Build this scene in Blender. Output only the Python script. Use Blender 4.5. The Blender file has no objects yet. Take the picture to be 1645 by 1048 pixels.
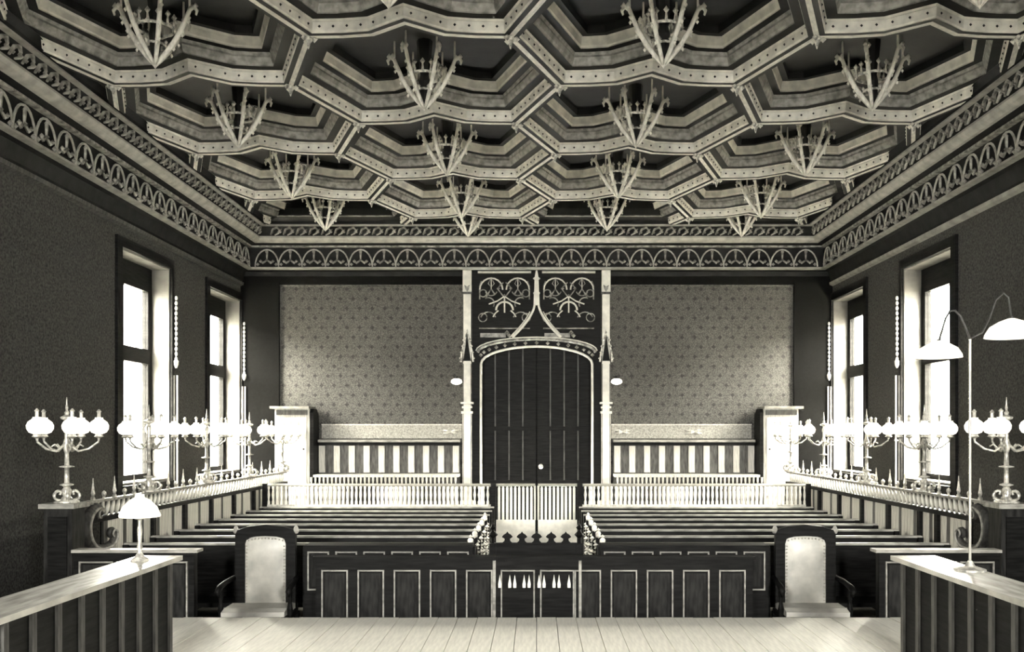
import bpy, bmesh, math, random
from mathutils import Vector, Matrix
R_ = math.radians
PI = math.pi
random.seed(7)
scene = bpy.context.scene
col = scene.collection

# ------------------------------------------------------------------ camera, sky, exposure
E = 2.0                       # eye height above the courtroom floor
F = 1500.0                    # focal length in pixels of the 1645 px wide frame
cam_d = bpy.data.cameras.new('camera')
cam_d.sensor_width = 36.0
cam_d.lens = F / 1645.0 * 36.0
cam_d.shift_x = (822.5 - 862.0) / 1645.0
cam_d.shift_y = (697.0 - 524.0) / 1645.0
cam_d.clip_end = 200
cam = bpy.data.objects.new('camera', cam_d)
cam.location = (0, 0, E)
cam.rotation_euler = (R_(90), 0, 0)
col.objects.link(cam)
scene.camera = cam

world = bpy.data.worlds.new('overcast_sky')
world.use_nodes = True
bg = world.node_tree.nodes['Background']
bg.inputs['Color'].default_value = (1.0, 0.98, 0.92, 1)
bg.inputs['Strength'].default_value = 190.0
scene.world = world
vs = scene.view_settings
vs.view_transform = 'Standard'
vs.look = 'None'
vs.gamma = 1.0
vs.use_curve_mapping = False
vs.exposure = 0.35
scene.cycles.use_denoising = True
scene.cycles.max_bounces = 7
scene.cycles.diffuse_bounces = 4
scene.cycles.sample_clamp_indirect = 8.0

HW = 4.9                      # half width of the room
YB = 15.5                     # back wall
YF = -3.0                     # wall behind the camera
CEIL = E + 3.78
DZ = 0.5                      # height of the dais
SIDE_WINDOWS = [(13.93, 15.42), (10.98, 12.47)]
WZ0, WZ1 = E - 0.62, E + 2.2
FRONT_WINDOWS = [(-3.5, -2.4), (2.4, 3.5)]
FZ0, FZ1 = 2.0, 4.2


def portal(name, loc, rot, sx, sy):
    d = bpy.data.lights.new(name, 'AREA')
    d.shape = 'RECTANGLE'
    d.size, d.size_y = sx, sy
    d.cycles.is_portal = True
    o = bpy.data.objects.new(name, d)
    o.location = loc
    o.rotation_euler = rot
    col.objects.link(o)


for (a, b) in SIDE_WINDOWS:
    for s in (-1, 1):
        portal('window_daylight', (s * 5.27, (a + b) / 2, (WZ0 + WZ1) / 2), (R_(90), 0, R_(90 * s)), b - a, WZ1 - WZ0)
for (a, b) in FRONT_WINDOWS:
    portal('window_daylight', ((a + b) / 2, YF - 0.4, (FZ0 + FZ1) / 2), (R_(90), 0, R_(0)), b - a, FZ1 - FZ0)


# ------------------------------------------------------------------ materials
MATS = {}


def mat(name, c1, c2=None, rough=0.5, scale=6.0, stretch=(1, 1, 1), metal=0.0, bump=0.0, detail=4.0, lo=0.35, hi=0.65, spec=0.4):
    m = bpy.data.materials.new(name)
    m.use_nodes = True
    nt = m.node_tree
    b = nt.nodes['Principled BSDF']
    b.inputs['Roughness'].default_value = rough
    b.inputs['Metallic'].default_value = metal
    b.inputs['Specular IOR Level'].default_value = spec
    c2 = c2 or c1
    tc = nt.nodes.new('ShaderNodeTexCoord')
    mp = nt.nodes.new('ShaderNodeMapping')
    mp.inputs['Scale'].default_value = stretch
    nz = nt.nodes.new('ShaderNodeTexNoise')
    nz.inputs['Scale'].default_value = scale
    nz.inputs['Detail'].default_value = detail
    rp = nt.nodes.new('ShaderNodeValToRGB')
    rp.color_ramp.elements[0].position = lo
    rp.color_ramp.elements[1].position = hi
    rp.color_ramp.elements[0].color = (*c1, 1)
    rp.color_ramp.elements[1].color = (*c2, 1)
    L = nt.links.new
    L(tc.outputs['Object'], mp.inputs['Vector'])
    L(mp.outputs['Vector'], nz.inputs['Vector'])
    L(nz.outputs['Fac'], rp.inputs['Fac'])
    L(rp.outputs['Color'], b.inputs['Base Color'])
    if bump:
        bp = nt.nodes.new('ShaderNodeBump')
        bp.inputs['Strength'].default_value = bump
        bp.inputs['Distance'].default_value = 0.01
        L(nz.outputs['Fac'], bp.inputs['Height'])
        L(bp.outputs['Normal'], b.inputs['Normal'])
    MATS[name] = m
    return m


def g(v, warm=1.0):
    """a grey of the print's ink-and-paper tint"""
    return (v, v * (1 - 0.03 * warm), v * (1 - 0.13 * warm))


oak = mat('dark_oak', g(.003, .4), g(.010, .5), 0.5, 5, (1, 1, 9), bump=.15, spec=.06)
oak_h = mat('dark_oak_lengthwise', g(.004, .4), g(.012, .5), 0.5, 5, (1, 9, 9), bump=.15, spec=.08)
oak_mid = mat('brown_oak', g(.03, .6), g(.085, .7), 0.5, 6, (5, 5, 1), bump=.2, spec=.2)
oak_field = mat('panel_field_oak', g(.007, .5), g(.024, .6), 0.5, 6, (5, 5, 1), bump=.2, spec=.06)
oak_edge = mat('pale_oak_edge', g(.16), g(.34), 0.45, 7, (1, 3, 3), spec=.2)
oak_pale = mat('pale_oak', g(.34), g(.58), 0.5, 6, (7, 7, .8), bump=.2)
ceil_dark = mat('ceiling_oak', g(.0025, .4), g(.009, .5), 0.6, 7, (1, 1, 1), bump=.3, spec=.15)
ceil_mid = mat('ceiling_grey_moulding', g(.12, .7), g(.34, .8), 0.55, 14, (1, 1, 1), bump=.3)
gilt = mat('ceiling_gilt_moulding', g(.62), g(.90), 0.5, 9, (1, 1, 1), bump=.25)
gilt_worn = mat('worn_gilt_carving', g(.16), g(.80), 0.5, 16, (1, 1, 1), bump=.3, lo=.38, hi=.58)
gilt_pendant = mat('pendant_gilt', g(.62), g(.92), 0.4, 14, (1, 1, 1), bump=.3, lo=.36, hi=.56)
arch_m = mat('arch_rib_gilt', g(.25), g(.5), 0.5, 9, bump=.25)
relief = mat('grey_relief_carving', g(.09), g(.42), 0.55, 14, (1, 1, 1), bump=.3)
cornice_pale = mat('cornice_pale_torus', g(.22), g(.36), 0.5, 8, (1, 1, 1), bump=.15)
torus_m = mat('pale_torus', g(.30), g(.46), 0.5, 8, bump=.1)
stone = mat('portal_pale_stone', g(.62), g(.82), 0.6, 9, (1, 1, 1), bump=.2)
plaster = mat('pale_reveal_plaster', g(.11), g(.19), 0.7, 4)
side_wall = mat('dark_side_wall_cloth', g(.018, .6), g(.075, .7), 0.8, 42, (1, 1, 1), detail=6, lo=.3, hi=.7, spec=.1)
side_dark = mat('dark_board_and_corner_shade', g(.002, .4), g(.004, .4), 0.95, 30, spec=.05)  # near-black for the dark board, and as painted shade in the corners
pipe_m = mat('painted_pipe', g(.42), g(.6), 0.4, 8)
brass = mat('gilt_bronze', g(.30), g(.72), 0.32, 26, metal=.35, lo=.4, hi=.6)
rail_brass = mat('brass_hand_rail', g(.5), g(.7), 0.25, 10, metal=.6)
iron = mat('blackened_iron', g(.02, .4), g(.05, .5), 0.4, 20, metal=.4)
leather = mat('worn_leather', g(.30, .8), g(.62), 0.34, 5, bump=.1, lo=.3, hi=.7)
nail_m = mat('brass_nail', g(.5), g(.7), 0.3, metal=.7)
dais_m = mat('pale_scrubbed_boards', g(.78), g(.92), 0.55, 5, (9, 1, 1), bump=.1)
floor_m = mat('oak_floor', g(.10), g(.2), 0.5, 5, (9, 1, 1))
desk_top = mat('polished_desk_top', g(.34), g(.60), 0.25, 4, (6, 1, 1))
white_ceramic = mat('white_porcelain', g(.8), g(.86), 0.2)


def opal(name, strength):
    m = mat(name, g(.84), g(.9), 0.25)
    b = m.node_tree.nodes['Principled BSDF']
    b.inputs['Emission Color'].default_value = (1, .95, .83, 1)
    b.inputs['Emission Strength'].default_value = strength
    return m


opal_lit = opal('lit_opal_globe', 1.3)
opal_shade = opal('opal_glass_shade', 0.9)


def glass_mat():
    m = bpy.data.materials.new('window_glass')
    m.use_nodes = True
    nt = m.node_tree
    nt.nodes.remove(nt.nodes['Principled BSDF'])
    t = nt.nodes.new('ShaderNodeBsdfTransparent')
    t.inputs['Color'].default_value = (.95, .94, .9, 1)
    gl = nt.nodes.new('ShaderNodeBsdfGlossy')
    gl.inputs['Roughness'].default_value = 0.05
    mx = nt.nodes.new('ShaderNodeMixShader')
    mx.inputs[0].default_value = 0.07
    L = nt.links.new
    L(t.outputs[0], mx.inputs[1]); L(gl.outputs[0], mx.inputs[2])
    L(mx.outputs[0], nt.nodes['Material Output'].inputs['Surface'])
    return m


glass = glass_mat()


def wallpaper_mat():
    m = mat('figured_wallpaper', g(.028), g(.088), 0.8, 75, detail=6, lo=.38, hi=.62)
    nt = m.node_tree
    L = nt.links.new
    b = nt.nodes['Principled BSDF']
    rp = [n for n in nt.nodes if n.type == 'VALTORGB'][0]
    tc = [n for n in nt.nodes if n.type == 'TEX_COORD'][0]
    sx = nt.nodes.new('ShaderNodeSeparateXYZ')
    L(tc.outputs['Object'], sx.inputs[0])

    def M(op, a, bb=None):
        n = nt.nodes.new('ShaderNodeMath')
        n.operation = op
        for i, v in enumerate((a, bb)):
            if v is None:
                continue
            if isinstance(v, (int, float)):
                n.inputs[i].default_value = v
            else:
                L(v, n.inputs[i])
        return n.outputs[0]
    v = M('DIVIDE', sx.outputs['Z'], 0.16)
    row = M('FLOOR', v)
    u = M('ADD', M('DIVIDE', sx.outputs['X'], 0.21), M('MULTIPLY', M('MODULO', row, 2), 0.5))
    fu = M('ABSOLUTE', M('SUBTRACT', M('FRACT', u), 0.5))
    fv = M('ABSOLUTE', M('SUBTRACT', M('FRACT', v), 0.5))
    d = M('ADD', fu, M('MULTIPLY', fv, 0.75))
    dia = M('LESS_THAN', d, 0.17)
    cross = M('MULTIPLY', M('LESS_THAN', M('MULTIPLY', fu, fv), 0.004), M('LESS_THAN', d, 0.34))
    fac = M('MULTIPLY', M('MAXIMUM', dia, M('MULTIPLY', cross, .55)), 0.72)
    mx = nt.nodes.new('ShaderNodeMix')
    mx.data_type = 'RGBA'
    L(fac, mx.inputs[0])
    L(rp.outputs['Color'], mx.inputs[6])
    mx.inputs[7].default_value = (*g(.006), 1)
    L(mx.outputs[2], b.inputs['Base Color'])
    return m


wallpaper = wallpaper_mat()


# ------------------------------------------------------------------ mesh helpers
class MB:
    def __init__(self):
        self.v, self.f = [], []

    def add(self, vs_, fs):
        n = len(self.v)
        self.v += [tuple(p) for p in vs_]
        self.f += [tuple(i + n for i in q) for q in fs]
        return self

    def box(self, x0, x1, y0, y1, z0, z1, ch=0.0):
        x0, x1 = min(x0, x1), max(x0, x1)
        y0, y1 = min(y0, y1), max(y0, y1)
        z0, z1 = min(z0, z1), max(z0, z1)
        p = [(x0, y0, z0), (x1, y0, z0), (x1, y1, z0), (x0, y1, z0), (x0, y0, z1), (x1, y0, z1), (x1, y1, z1), (x0, y1, z1)]
        return self.add(p, [(3, 2, 1, 0), (4, 5, 6, 7), (0, 1, 5, 4), (1, 2, 6, 5), (2, 3, 7, 6), (3, 0, 4, 7)])

    def prism(self, poly, axis, a0, a1):
        """poly in the two other axes (in x,y,z order), extruded along axis"""
        def P(u, w, a):
            return {'x': (a, u, w), 'y': (u, a, w), 'z': (u, w, a)}[axis]
        n = len(poly)
        vs_ = [P(u, w, a0) for u, w in poly] + [P(u, w, a1) for u, w in poly]
        fs = [tuple(range(n))[::-1], tuple(range(n, 2 * n))]
        fs += [(i, (i + 1) % n, n + (i + 1) % n, n + i) for i in range(n)]
        return self.add(vs_, fs)

    def tube(self, pts, r, n=6, closed=False):
        pts = [Vector(p) for p in pts]
        k = len(pts)
        rs = r if isinstance(r, (list, tuple)) else [r] * k
        vs_, fs = [], []
        t0 = (pts[1] - pts[0]).normalized()
        up = Vector((0, 0, 1)) if abs(t0.z) < .9 else Vector((1, 0, 0))
        nrm = t0.cross(up).normalized()
        for i, p in enumerate(pts):
            if closed:
                t = pts[(i + 1) % k] - pts[i - 1]
            else:
                t = pts[min(i + 1, k - 1)] - pts[max(i - 1, 0)]
            t.normalize()
            nrm = (nrm - t * nrm.dot(t))
            nrm = nrm.normalized() if nrm.length > 1e-6 else t.orthogonal().normalized()
            bn = t.cross(nrm)
            for j in range(n):
                a = 2 * PI * j / n
                vs_.append(p + (nrm * math.cos(a) + bn * math.sin(a)) * rs[i])
        for i in range(k if closed else k - 1):
            for j in range(n):
                a, b = i * n + j, i * n + (j + 1) % n
                i2 = (i + 1) % k
                fs.append((a, b, i2 * n + (j + 1) % n, i2 * n + j))
        if not closed:
            fs.append(tuple(range(n))[::-1])
            fs.append(tuple(range((k - 1) * n, k * n)))
        return self.add(vs_, fs)

    def lathe(self, prof, n=12, c=(0, 0, 0)):
        vs_, fs = [], []
        for r, z in prof:
            for j in range(n):
                a = 2 * PI * j / n
                vs_.append((c[0] + r * math.cos(a), c[1] + r * math.sin(a), c[2] + z))
        k = len(prof)
        for i in range(k - 1):
            for j in range(n):
                fs.append((i * n + j, i * n + (j + 1) % n, (i + 1) * n + (j + 1) % n, (i + 1) * n + j))
        fs.append(tuple(range(n))[::-1])
        fs.append(tuple(range((k - 1) * n, k * n)))
        return self.add(vs_, fs)

    def ball(self, c, r, n=8, m=5, sz=1.0):
        return self.lathe([(max(r * math.sin(PI * i / m), r * .02), -r * sz * math.cos(PI * i / m)) for i in range(m + 1)], n, c)

    def knob(self, c, r):
        x, y, z = c
        return self.add([(x + r, y, z), (x - r, y, z), (x, y + r, z), (x, y - r, z), (x, y, z + r), (x, y, z - r)],
                        [(0, 2, 4), (2, 1, 4), (1, 3, 4), (3, 0, 4), (2, 0, 5), (1, 2, 5), (3, 1, 5), (0, 3, 5)])

    def moved(self, dx, dy, dz):
        self.v = [(a + dx, b + dy, c + dz) for a, b, c in self.v]
        return self

    def mesh(self, name, material, smooth=False):
        me = bpy.data.meshes.new(name)
        me.from_pydata(self.v, [], self.f)
        me.materials.append(material)
        if smooth:
            for p in me.polygons:
                p.use_smooth = True
        me.update()
        return me

    def build(self, name, material, parent=None, smooth=False, world=True):
        """world: vertices are in world coordinates, parent's location is subtracted"""
        o = bpy.data.objects.new(name, self.mesh(name, material, smooth))
        col.objects.link(o)
        if parent is not None:
            o.parent = parent
            if world:
                q = parent
                off = Vector((0, 0, 0))
                while q is not None:
                    off -= q.location
                    q = q.parent
                o.location = off
        return o


def inst(me, name, parent, loc=(0, 0, 0), rz=0.0, scale=None, rot=None):
    """an object sharing mesh data; loc relative to parent"""
    o = bpy.data.objects.new(name, me)
    col.objects.link(o)
    o.parent = parent
    o.location = loc
    o.rotation_euler = rot if rot else (0, 0, rz)
    if scale:
        o.scale = scale if not isinstance(scale, (int, float)) else (scale,) * 3
    return o


def tag(o, label=None, cat=None, group=None, kind=None):
    if label: o['label'] = label
    if cat: o['category'] = cat
    if group: o['group'] = group
    if kind: o['kind'] = kind
    return o


def empty(name, loc=(0, 0, 0)):
    o = bpy.data.objects.new(name, None)
    o.empty_display_size = .1
    o.location = loc
    col.objects.link(o)
    return o


def thing(name, label, cat, loc=(0, 0, 0), group=None):
    return tag(empty(name, loc), label, cat, group)


def copy_tree(o, parent=None):
    c = o.copy()
    col.objects.link(c)
    c.parent = parent
    for ch in list(o.children):
        copy_tree(ch, c)
    return c


def arc(cx, cz, r, a0, a1, n):
    return [(cx + r * math.cos(R_(a0 + (a1 - a0) * i / n)), cz + r * math.sin(R_(a0 + (a1 - a0) * i / n))) for i in range(n + 1)]


SIDE = {-1: 'left', 1: 'right'}

# ------------------------------------------------------------------ room shell
fl = MB().box(-HW, HW, YF, YB, -.1, 0).build('floor', floor_m)
tag(fl, 'oak floor of the courtroom under the benches', 'floor', kind='structure')

dais = empty('floor_dais', (0, 0, 0))
tag(dais, 'pale boarded floor of the raised platform', 'floor', kind='structure')
DY = 7.62
MB().box(-HW, HW, YF, DY - .02, 0.002, DZ - .03).build('riser', oak_mid, dais)
pl = MB().box(-.0775, .0775, YF + .02, DY, -.028, 0).mesh('plank', dais_m)
for i in range(60):
    x = -4.72 + .16 * i
    inst(pl, 'plank', dais, (x, 0, DZ - .0015 * (i % 3)))


def wall_with_holes(name, axis, pos, thick, lo, hi, z0, z1, holes, material):
    """axis 'x': wall in the YZ plane between pos and pos+thick; holes (a,b,za,zb)"""
    mb = MB()
    def bx(a, b, za, zb):
        if b - a < 1e-4 or zb - za < 1e-4: return
        if axis == 'x': mb.box(pos, pos + thick, a, b, za, zb)
        else: mb.box(a, b, pos, pos + thick, za, zb)
    cur = lo
    for (a, b, za, zb) in sorted(holes):
        bx(cur, a, z0, z1); bx(a, b, z0, za); bx(a, b, zb, z1)
        cur = b
    bx(cur, hi, z0, z1)
    return mb.build(name, material)


for s in (-1, 1):
    w = wall_with_holes('wall_' + SIDE[s], 'x', s * HW, s * .33, YF, YB + .4, 0, CEIL + .2,
                        [(a, b, WZ0, WZ1) for a, b in SIDE_WINDOWS], side_wall)
    tag(w, 'dark cloth covered side wall pierced by tall windows, %s side' % SIDE[s], 'wall', kind='structure')
wf = wall_with_holes('wall_front', 'y', YF, -.5, -HW - .5, HW + .5, 0, CEIL + .2, [(a, b, FZ0, FZ1) for a, b in FRONT_WINDOWS], side_wall)
tag(wf, 'wall behind the judges with tall windows', 'wall', kind='structure')
for (a, b) in FRONT_WINDOWS:
    o = empty('window_front', ((a + b) / 2, YF - .25, FZ0)); tag(o, 'tall window behind the judges', 'window', kind='structure')
    mb = MB(); m_ = (a + b) / 2
    mb.box(m_ - .05, m_ + .05, YF - .3, YF - .2, FZ0, FZ1).box(a, b, YF - .3, YF - .2, 3.6, 3.7)
    mb.build('mullion', oak, o)

DOOR_HW = 0.91
wb = wall_with_holes('wall_back', 'y', YB, .4, -HW, HW, 0, CEIL + .2, [(-DOOR_HW - .1, DOOR_HW + .1, 0, 3.5)], wallpaper)
tag(wb, 'figured wallpaper on the far wall around the portal', 'wall', kind='structure')
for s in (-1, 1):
    MB().box(s * 4.26, s * (HW - .002), YB - .05, YB + .01, 0, E + 2.50).build('corner_shade_strip', side_dark, wb)  # near-black strip paints in the shade of the corner beside the window
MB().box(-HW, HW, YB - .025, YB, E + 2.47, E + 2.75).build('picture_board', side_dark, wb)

# the court outside: pale ranges of building across the yard on both sides
yard_m = mat('pale_yard_paving', g(.45), g(.55), .9, 2)
facade_m = mat('pale_limestone_facade', g(.32), g(.42), .9, 1.5, bump=.2)
for s in (-1, 1):
    yd = MB().box(s * 5.6, s * 30, -6, 40, -1.2, -1.0).build('ground_outside', yard_m)
    tag(yd, 'pale paving of the yard outside the %s windows' % SIDE[s], 'ground', kind='structure')
    fa = MB().box(s * 17, s * 18, -6, 40, -1.0, 6.2).build('wall_outside', facade_m)
    tag(fa, 'pale limestone building across the yard outside the %s windows' % SIDE[s], 'building', kind='structure')
    MB().prism([(s * 16.7, 6.2), (s * 18.3, 6.2), (s * 18.3, 6.5), (s * 16.7, 6.35)], 'y', -6, 40).build('eaves', facade_m, fa)
tag(MB().box(-30, 30, -40, YF - .6, -1.2, -1.0).build('ground_outside', yard_m), 'pale paving of the forecourt behind the judges', 'ground', kind='structure')
# windows --------------------------------------------------------------
wn = 0
for (a, b) in SIDE_WINDOWS:
    for s in (-1, 1):
        wn += 1
        near_far = 'next to the far wall' if a > 13 else ('second from the far wall' if a > 10 else 'beside the platform')
        root = empty('window_%d' % wn, (s * 5.15, (a + b) / 2, WZ0))
        tag(root, 'tall cross-barred window %s in the %s wall' % (near_far, SIDE[s]), 'window', kind='structure')
        # pale plaster lining of the reveal
        ln = MB()
        xi, xo = s * (HW + .002), s * 5.13
        ln.box(xi, xo, b - .02, b - .001, WZ0, WZ1).box(xi, xo, a + .001, a + .02, WZ0, WZ1)
        ln.box(xi, xo, a + .02, b - .02, WZ1 - .02, WZ1 - .001).box(xi, xo, a + .02, b - .02, WZ0 + .001, WZ0 + .03)
        ln.build('reveal', plaster, root)
        fr = MB()
        x0, x1 = s * 5.13, s * 5.21
        fr.box(x0, x1, b - .14, b - .0, WZ0, WZ1).box(x0, x1, a, a + .10, WZ0, WZ1)
        fr.box(x0, x1, a + .1, b - .14, E + 1.87, WZ1).box(x0, x1, a + .1, b - .14, WZ0, WZ0 + .10)
        fr.build('window_frame', oak, root)
        m_ = a + .50
        MB().box(s * 5.10, s * 5.20, m_ - .06, m_ + .06, WZ0 + .1, E + 1.87).build('mullion', oak, root)
        tz0, tz1 = E + .91, E + 1.10
        for (p, q) in ((a + .1, m_ - .06), (m_ + .06, b - .14)):
            MB().box(s * 5.10, s * 5.20, p, q, tz0, tz1).build('transom', oak, root)
            MB().box(s * 5.165, s * 5.171, p, q, WZ0 + .1, tz0).build('pane', glass, root)
            MB().box(s * 5.165, s * 5.171, p, q, tz1, E + 1.87).build('pane', glass, root)
        cs = MB()
        cs.box(s * (HW - .035), s * HW, a - .13, a - .0, WZ0 - .12, WZ1 + .12).box(s * (HW - .035), s * HW, b, min(b + .07, YB - .06), WZ0 - .12, WZ1 + .12)
        cs.box(s * (HW - .035), s * HW, a, b, WZ1, WZ1 + .12).box(s * (HW - .06), s * HW, a, b, WZ0 - .12, WZ0)
        cs.build('casing', oak, root)

# ------------------------------------------------------------------ ceiling
ceil = MB().box(-HW, HW, YF, YB, CEIL, CEIL + .2).build('ceiling', ceil_dark)
tag(ceil, 'dark oak ceiling of star-edged gilded coffers', 'ceiling', kind='structure')
CR, CH = 1.29, 1.10
KINK = .27
FAR = [(.85, 0), (.56, -.01), (.30, -.05), (0, -KINK), (-.30, -.05), (-.56, -.01), (-.85, 0)]
OUT = [(CR, 0)] + [(x, CH + y) for x, y in FAR] + [(-CR, 0)] + [(x, -CH + y) for x, y in FAR[::-1]]


def inset(poly, d):
    n = len(poly)
    out = []
    for i in range(n):
        p0, p1, p2 = Vector(poly[i - 1]), Vector(poly[i]), Vector(poly[(i + 1) % n])
        e1, e2 = (p1 - p0).normalized(), (p2 - p1).normalized()
        n1, n2 = Vector((-e1.y, e1.x)), Vector((-e2.y, e2.x))
        m_ = n1 + n2
        m_ = m_ / max(.35, m_.dot(n1))
        out.append((p1.x + m_.x * d, p1.y + m_.y * d))
    return out


def band(rings):
    """rings: list of (inset, z); a strip of quads between successive rings"""
    mb = MB()
    n = len(OUT)
    for (d0, z0), (d1, z1) in zip(rings[:-1], rings[1:]):
        A, B = inset(OUT, d0), inset(OUT, d1)
        mb.add([(x, y, z0) for x, y in A] + [(x, y, z1) for x, y in B],
               [(i, (i + 1) % n, n + (i + 1) % n, n + i) for i in range(n)])
    return mb


Z0 = E + 3.34


def resample(poly, step):
    pts = []
    n = len(poly)
    for i in range(n):
        a, b = Vector(poly[i]), Vector(poly[(i + 1) % n])
        k = max(1, int((b - a).length / step))
        for j in range(k):
            pts.append(a.lerp(b, (j + .5) / k))
    return pts


def bead_row():
    mb = MB()
    for p in resample(inset(OUT, .078), .115):
        mb.knob((p.x, p.y, Z0 + .055), .0135)
    return mb


def clip_mesh(mb, cx, cy, x_lim, y_max, name, material):
    bm = bmesh.new()
    me = mb.mesh(name, material)
    bm.from_mesh(me)
    for co, no in (((x_lim - cx, 0, 0), (1, 0, 0)), ((-x_lim - cx, 0, 0), (-1, 0, 0)), ((0, y_max - cy, 0), (0, 1, 0))):
        geom = bm.verts[:] + bm.edges[:] + bm.faces[:]
        if geom:
            bmesh.ops.bisect_plane(bm, geom=geom, plane_co=co, plane_no=no, clear_outer=True)
    bm.to_mesh(me)
    bm.free()
    return me if len(me.polygons) else None


def coffer_parts():
    P = []
    P.append(('rib_soffit', band([(0, Z0), (.068, Z0)]).add(*(lambda b: (b.v, b.f))(band([(.085, Z0 + .115), (.175, Z0 + .115)]))).add(*(lambda b: (b.v, b.f))(band([(.21, Z0 + .235), (.285, Z0 + .235)]))).add(*(lambda b: (b.v, b.f))(band([(.31, Z0 + .34), (.37, Z0 + .34), (.375, Z0 + .41)]))), ceil_dark))
    P.append(('edge_fillet', band([(.0, Z0 - .004), (.022, Z0 - .004), (.022, Z0 + .0)]), gilt))
    P.append(('beaded_moulding', band([(.068, Z0), (.062, Z0 + .012), (.075, Z0 + .02), (.08, Z0 + .09), (.066, Z0 + .1), (.085, Z0 + .115)]), gilt))
    P.append(('hollow_moulding', band([(.175, Z0 + .115), (.17, Z0 + .13), (.185, Z0 + .15), (.20, Z0 + .19), (.195, Z0 + .21), (.21, Z0 + .235)]), ceil_mid))
    P.append(('upper_moulding', band([(.285, Z0 + .235), (.28, Z0 + .25), (.29, Z0 + .262), (.30, Z0 + .32), (.31, Z0 + .34)]), gilt))
    ip = inset(OUT, .375)
    fld = MB().add([(x, y, Z0 + .41) for x, y in ip], [tuple(range(len(ip)))])
    P.append(('field_panel', fld, ceil_dark))
    P.append(('bead_row', bead_row(), ceil_dark))
    return P


CP = coffer_parts()
FULL = {n: mb.mesh(n, m_, False) for n, mb, m_ in CP}
XL, YL = 4.31, 14.9
COLS = [(-5.35, 1), (-3.21, 0), (-1.07, 1), (1.07, 0), (3.21, 1), (5.35, 0)]
for cx, par in COLS:
    for k in range(0, 6):
        cy = (5.66 if par == 0 else 6.76) + 2.2 * k - 2.2
        if cy - CH - KINK > YL: continue
        clipped = abs(cx) + CR > XL or cy + CH > YL
        cof = None
        for n, mb, m_ in CP:
            me = FULL[n]
            if clipped:
                me = clip_mesh(mb, cx, cy, XL, YL, n, m_)
                if me is None: continue
            if cof is None:
                cof = inst(me, 'coffer', ceil, (cx, cy, 0))
            else:
                o = inst(me, n, cof)
                if n == 'bead_row': o['kind'] = 'stuff'
# small trefoil drops at the crossings of the ribs
drop = MB().lathe([(.03, 0), (.045, -.02), (.02, -.05), (.004, -.1)], 6)
for a in (0, 120, 240):
    drop.knob((.05 * math.cos(R_(a)), .05 * math.sin(R_(a)), -.02), .03)
drop_me = drop.mesh('rib_drop', gilt_worn)
for cx, par in COLS:
    for k in range(0, 5):
        cy = (5.66 if par == 0 else 6.76) + 2.2 * k
        for sx in (-1, 1):
            x, y = cx + sx * .85, cy - CH
            if abs(x) < 4.2 and 5 < y < 14.6:
                inst(drop_me, 'rib_drop', ceil, (x, y, Z0))
        for sx in (1,):
            x = cx + CR
            if abs(x) < 4.2 and 5 < cy < 14.6:
                inst(drop_me, 'rib_drop', ceil, (x, cy, Z0), scale=.9)

# ------------------------------------------------------------------ cornice on three sides
YN = 2.0


def strip(side, prof):
    """profile points (projection p from the wall, height h above the eye) swept along one wall, mitred at the corners"""
    mb = MB()
    if side == 'back':
        ends = [[(-(HW - p), YB - p, E + h) for p, h in prof], [((HW - p), YB - p, E + h) for p, h in prof]]
    else:
        s = -1 if side == 'left' else 1
        ends = [[(s * (HW - p), YN, E + h) for p, h in prof], [(s * (HW - p), YB - p, E + h) for p, h in prof]]
    n = len(prof)
    mb.add(ends[0] + ends[1], [(i, i + 1, n + i + 1, n + i) for i in range(n - 1)])
    return mb


arch = MB()
AP = .384
for rr, rad in ((.185, .016),):
    arch.tube([(x, -.01, z) for x, z in arc(0, .0, .192, 0, 180, 12)] , rad, 5)
    arch.tube([(x, 0, z) for x, z in arc(0, .0, .165, 5, 175, 10)], .008, 4)
arch_me_src = arch


def make_arch():
    mb = MB()
    pts = [(x, -.012, z * 1.45) for x, z in arc(0, 0, .192, 0, 180, 12)]
    mb.tube(pts, .013, 5)
    return mb.mesh('arch_rib', arch_m)


def make_trefoil():
    mb = MB()
    mb.tube([(0, -.012, .10), (0, -.016, .23)], [.012, .02], 5)
    mb.tube([(0, -.012, .10), (-.07, -.016, .05), (-.10, -.012, .075)], [.012, .02, .01], 5)
    mb.tube([(0, -.012, .10), (.07, -.016, .05), (.10, -.012, .075)], [.012, .02, .01], 5)
    mb.knob((0, -.02, .235), .03).knob((-.1, -.02, .08), .03).knob((.1, -.02, .08), .03).knob((0, -.02, .1), .025)
    mb.knob((-.15, -.012, .03), .03).knob((.15, -.012, .03), .03)
    return mb.mesh('trefoil', relief)


def make_leaf():
    mb = MB()
    mb.tube([(-.09, 0, .01), (-.05, -.02, .09), (.02, -.03, .12), (.06, -.02, .08), (.03, -.015, .05)], [.012, .02, .022, .016, .01], 5)
    mb.tube([(-.02, -.012, .0), (.04, -.02, .03), (.09, -.012, .10)], [.01, .018, .008], 5)
    mb.knob((-.06, -.02, .04), .022).knob((.075, -.02, .05), .02)
    return mb.mesh('leaf_scroll', relief)


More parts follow.
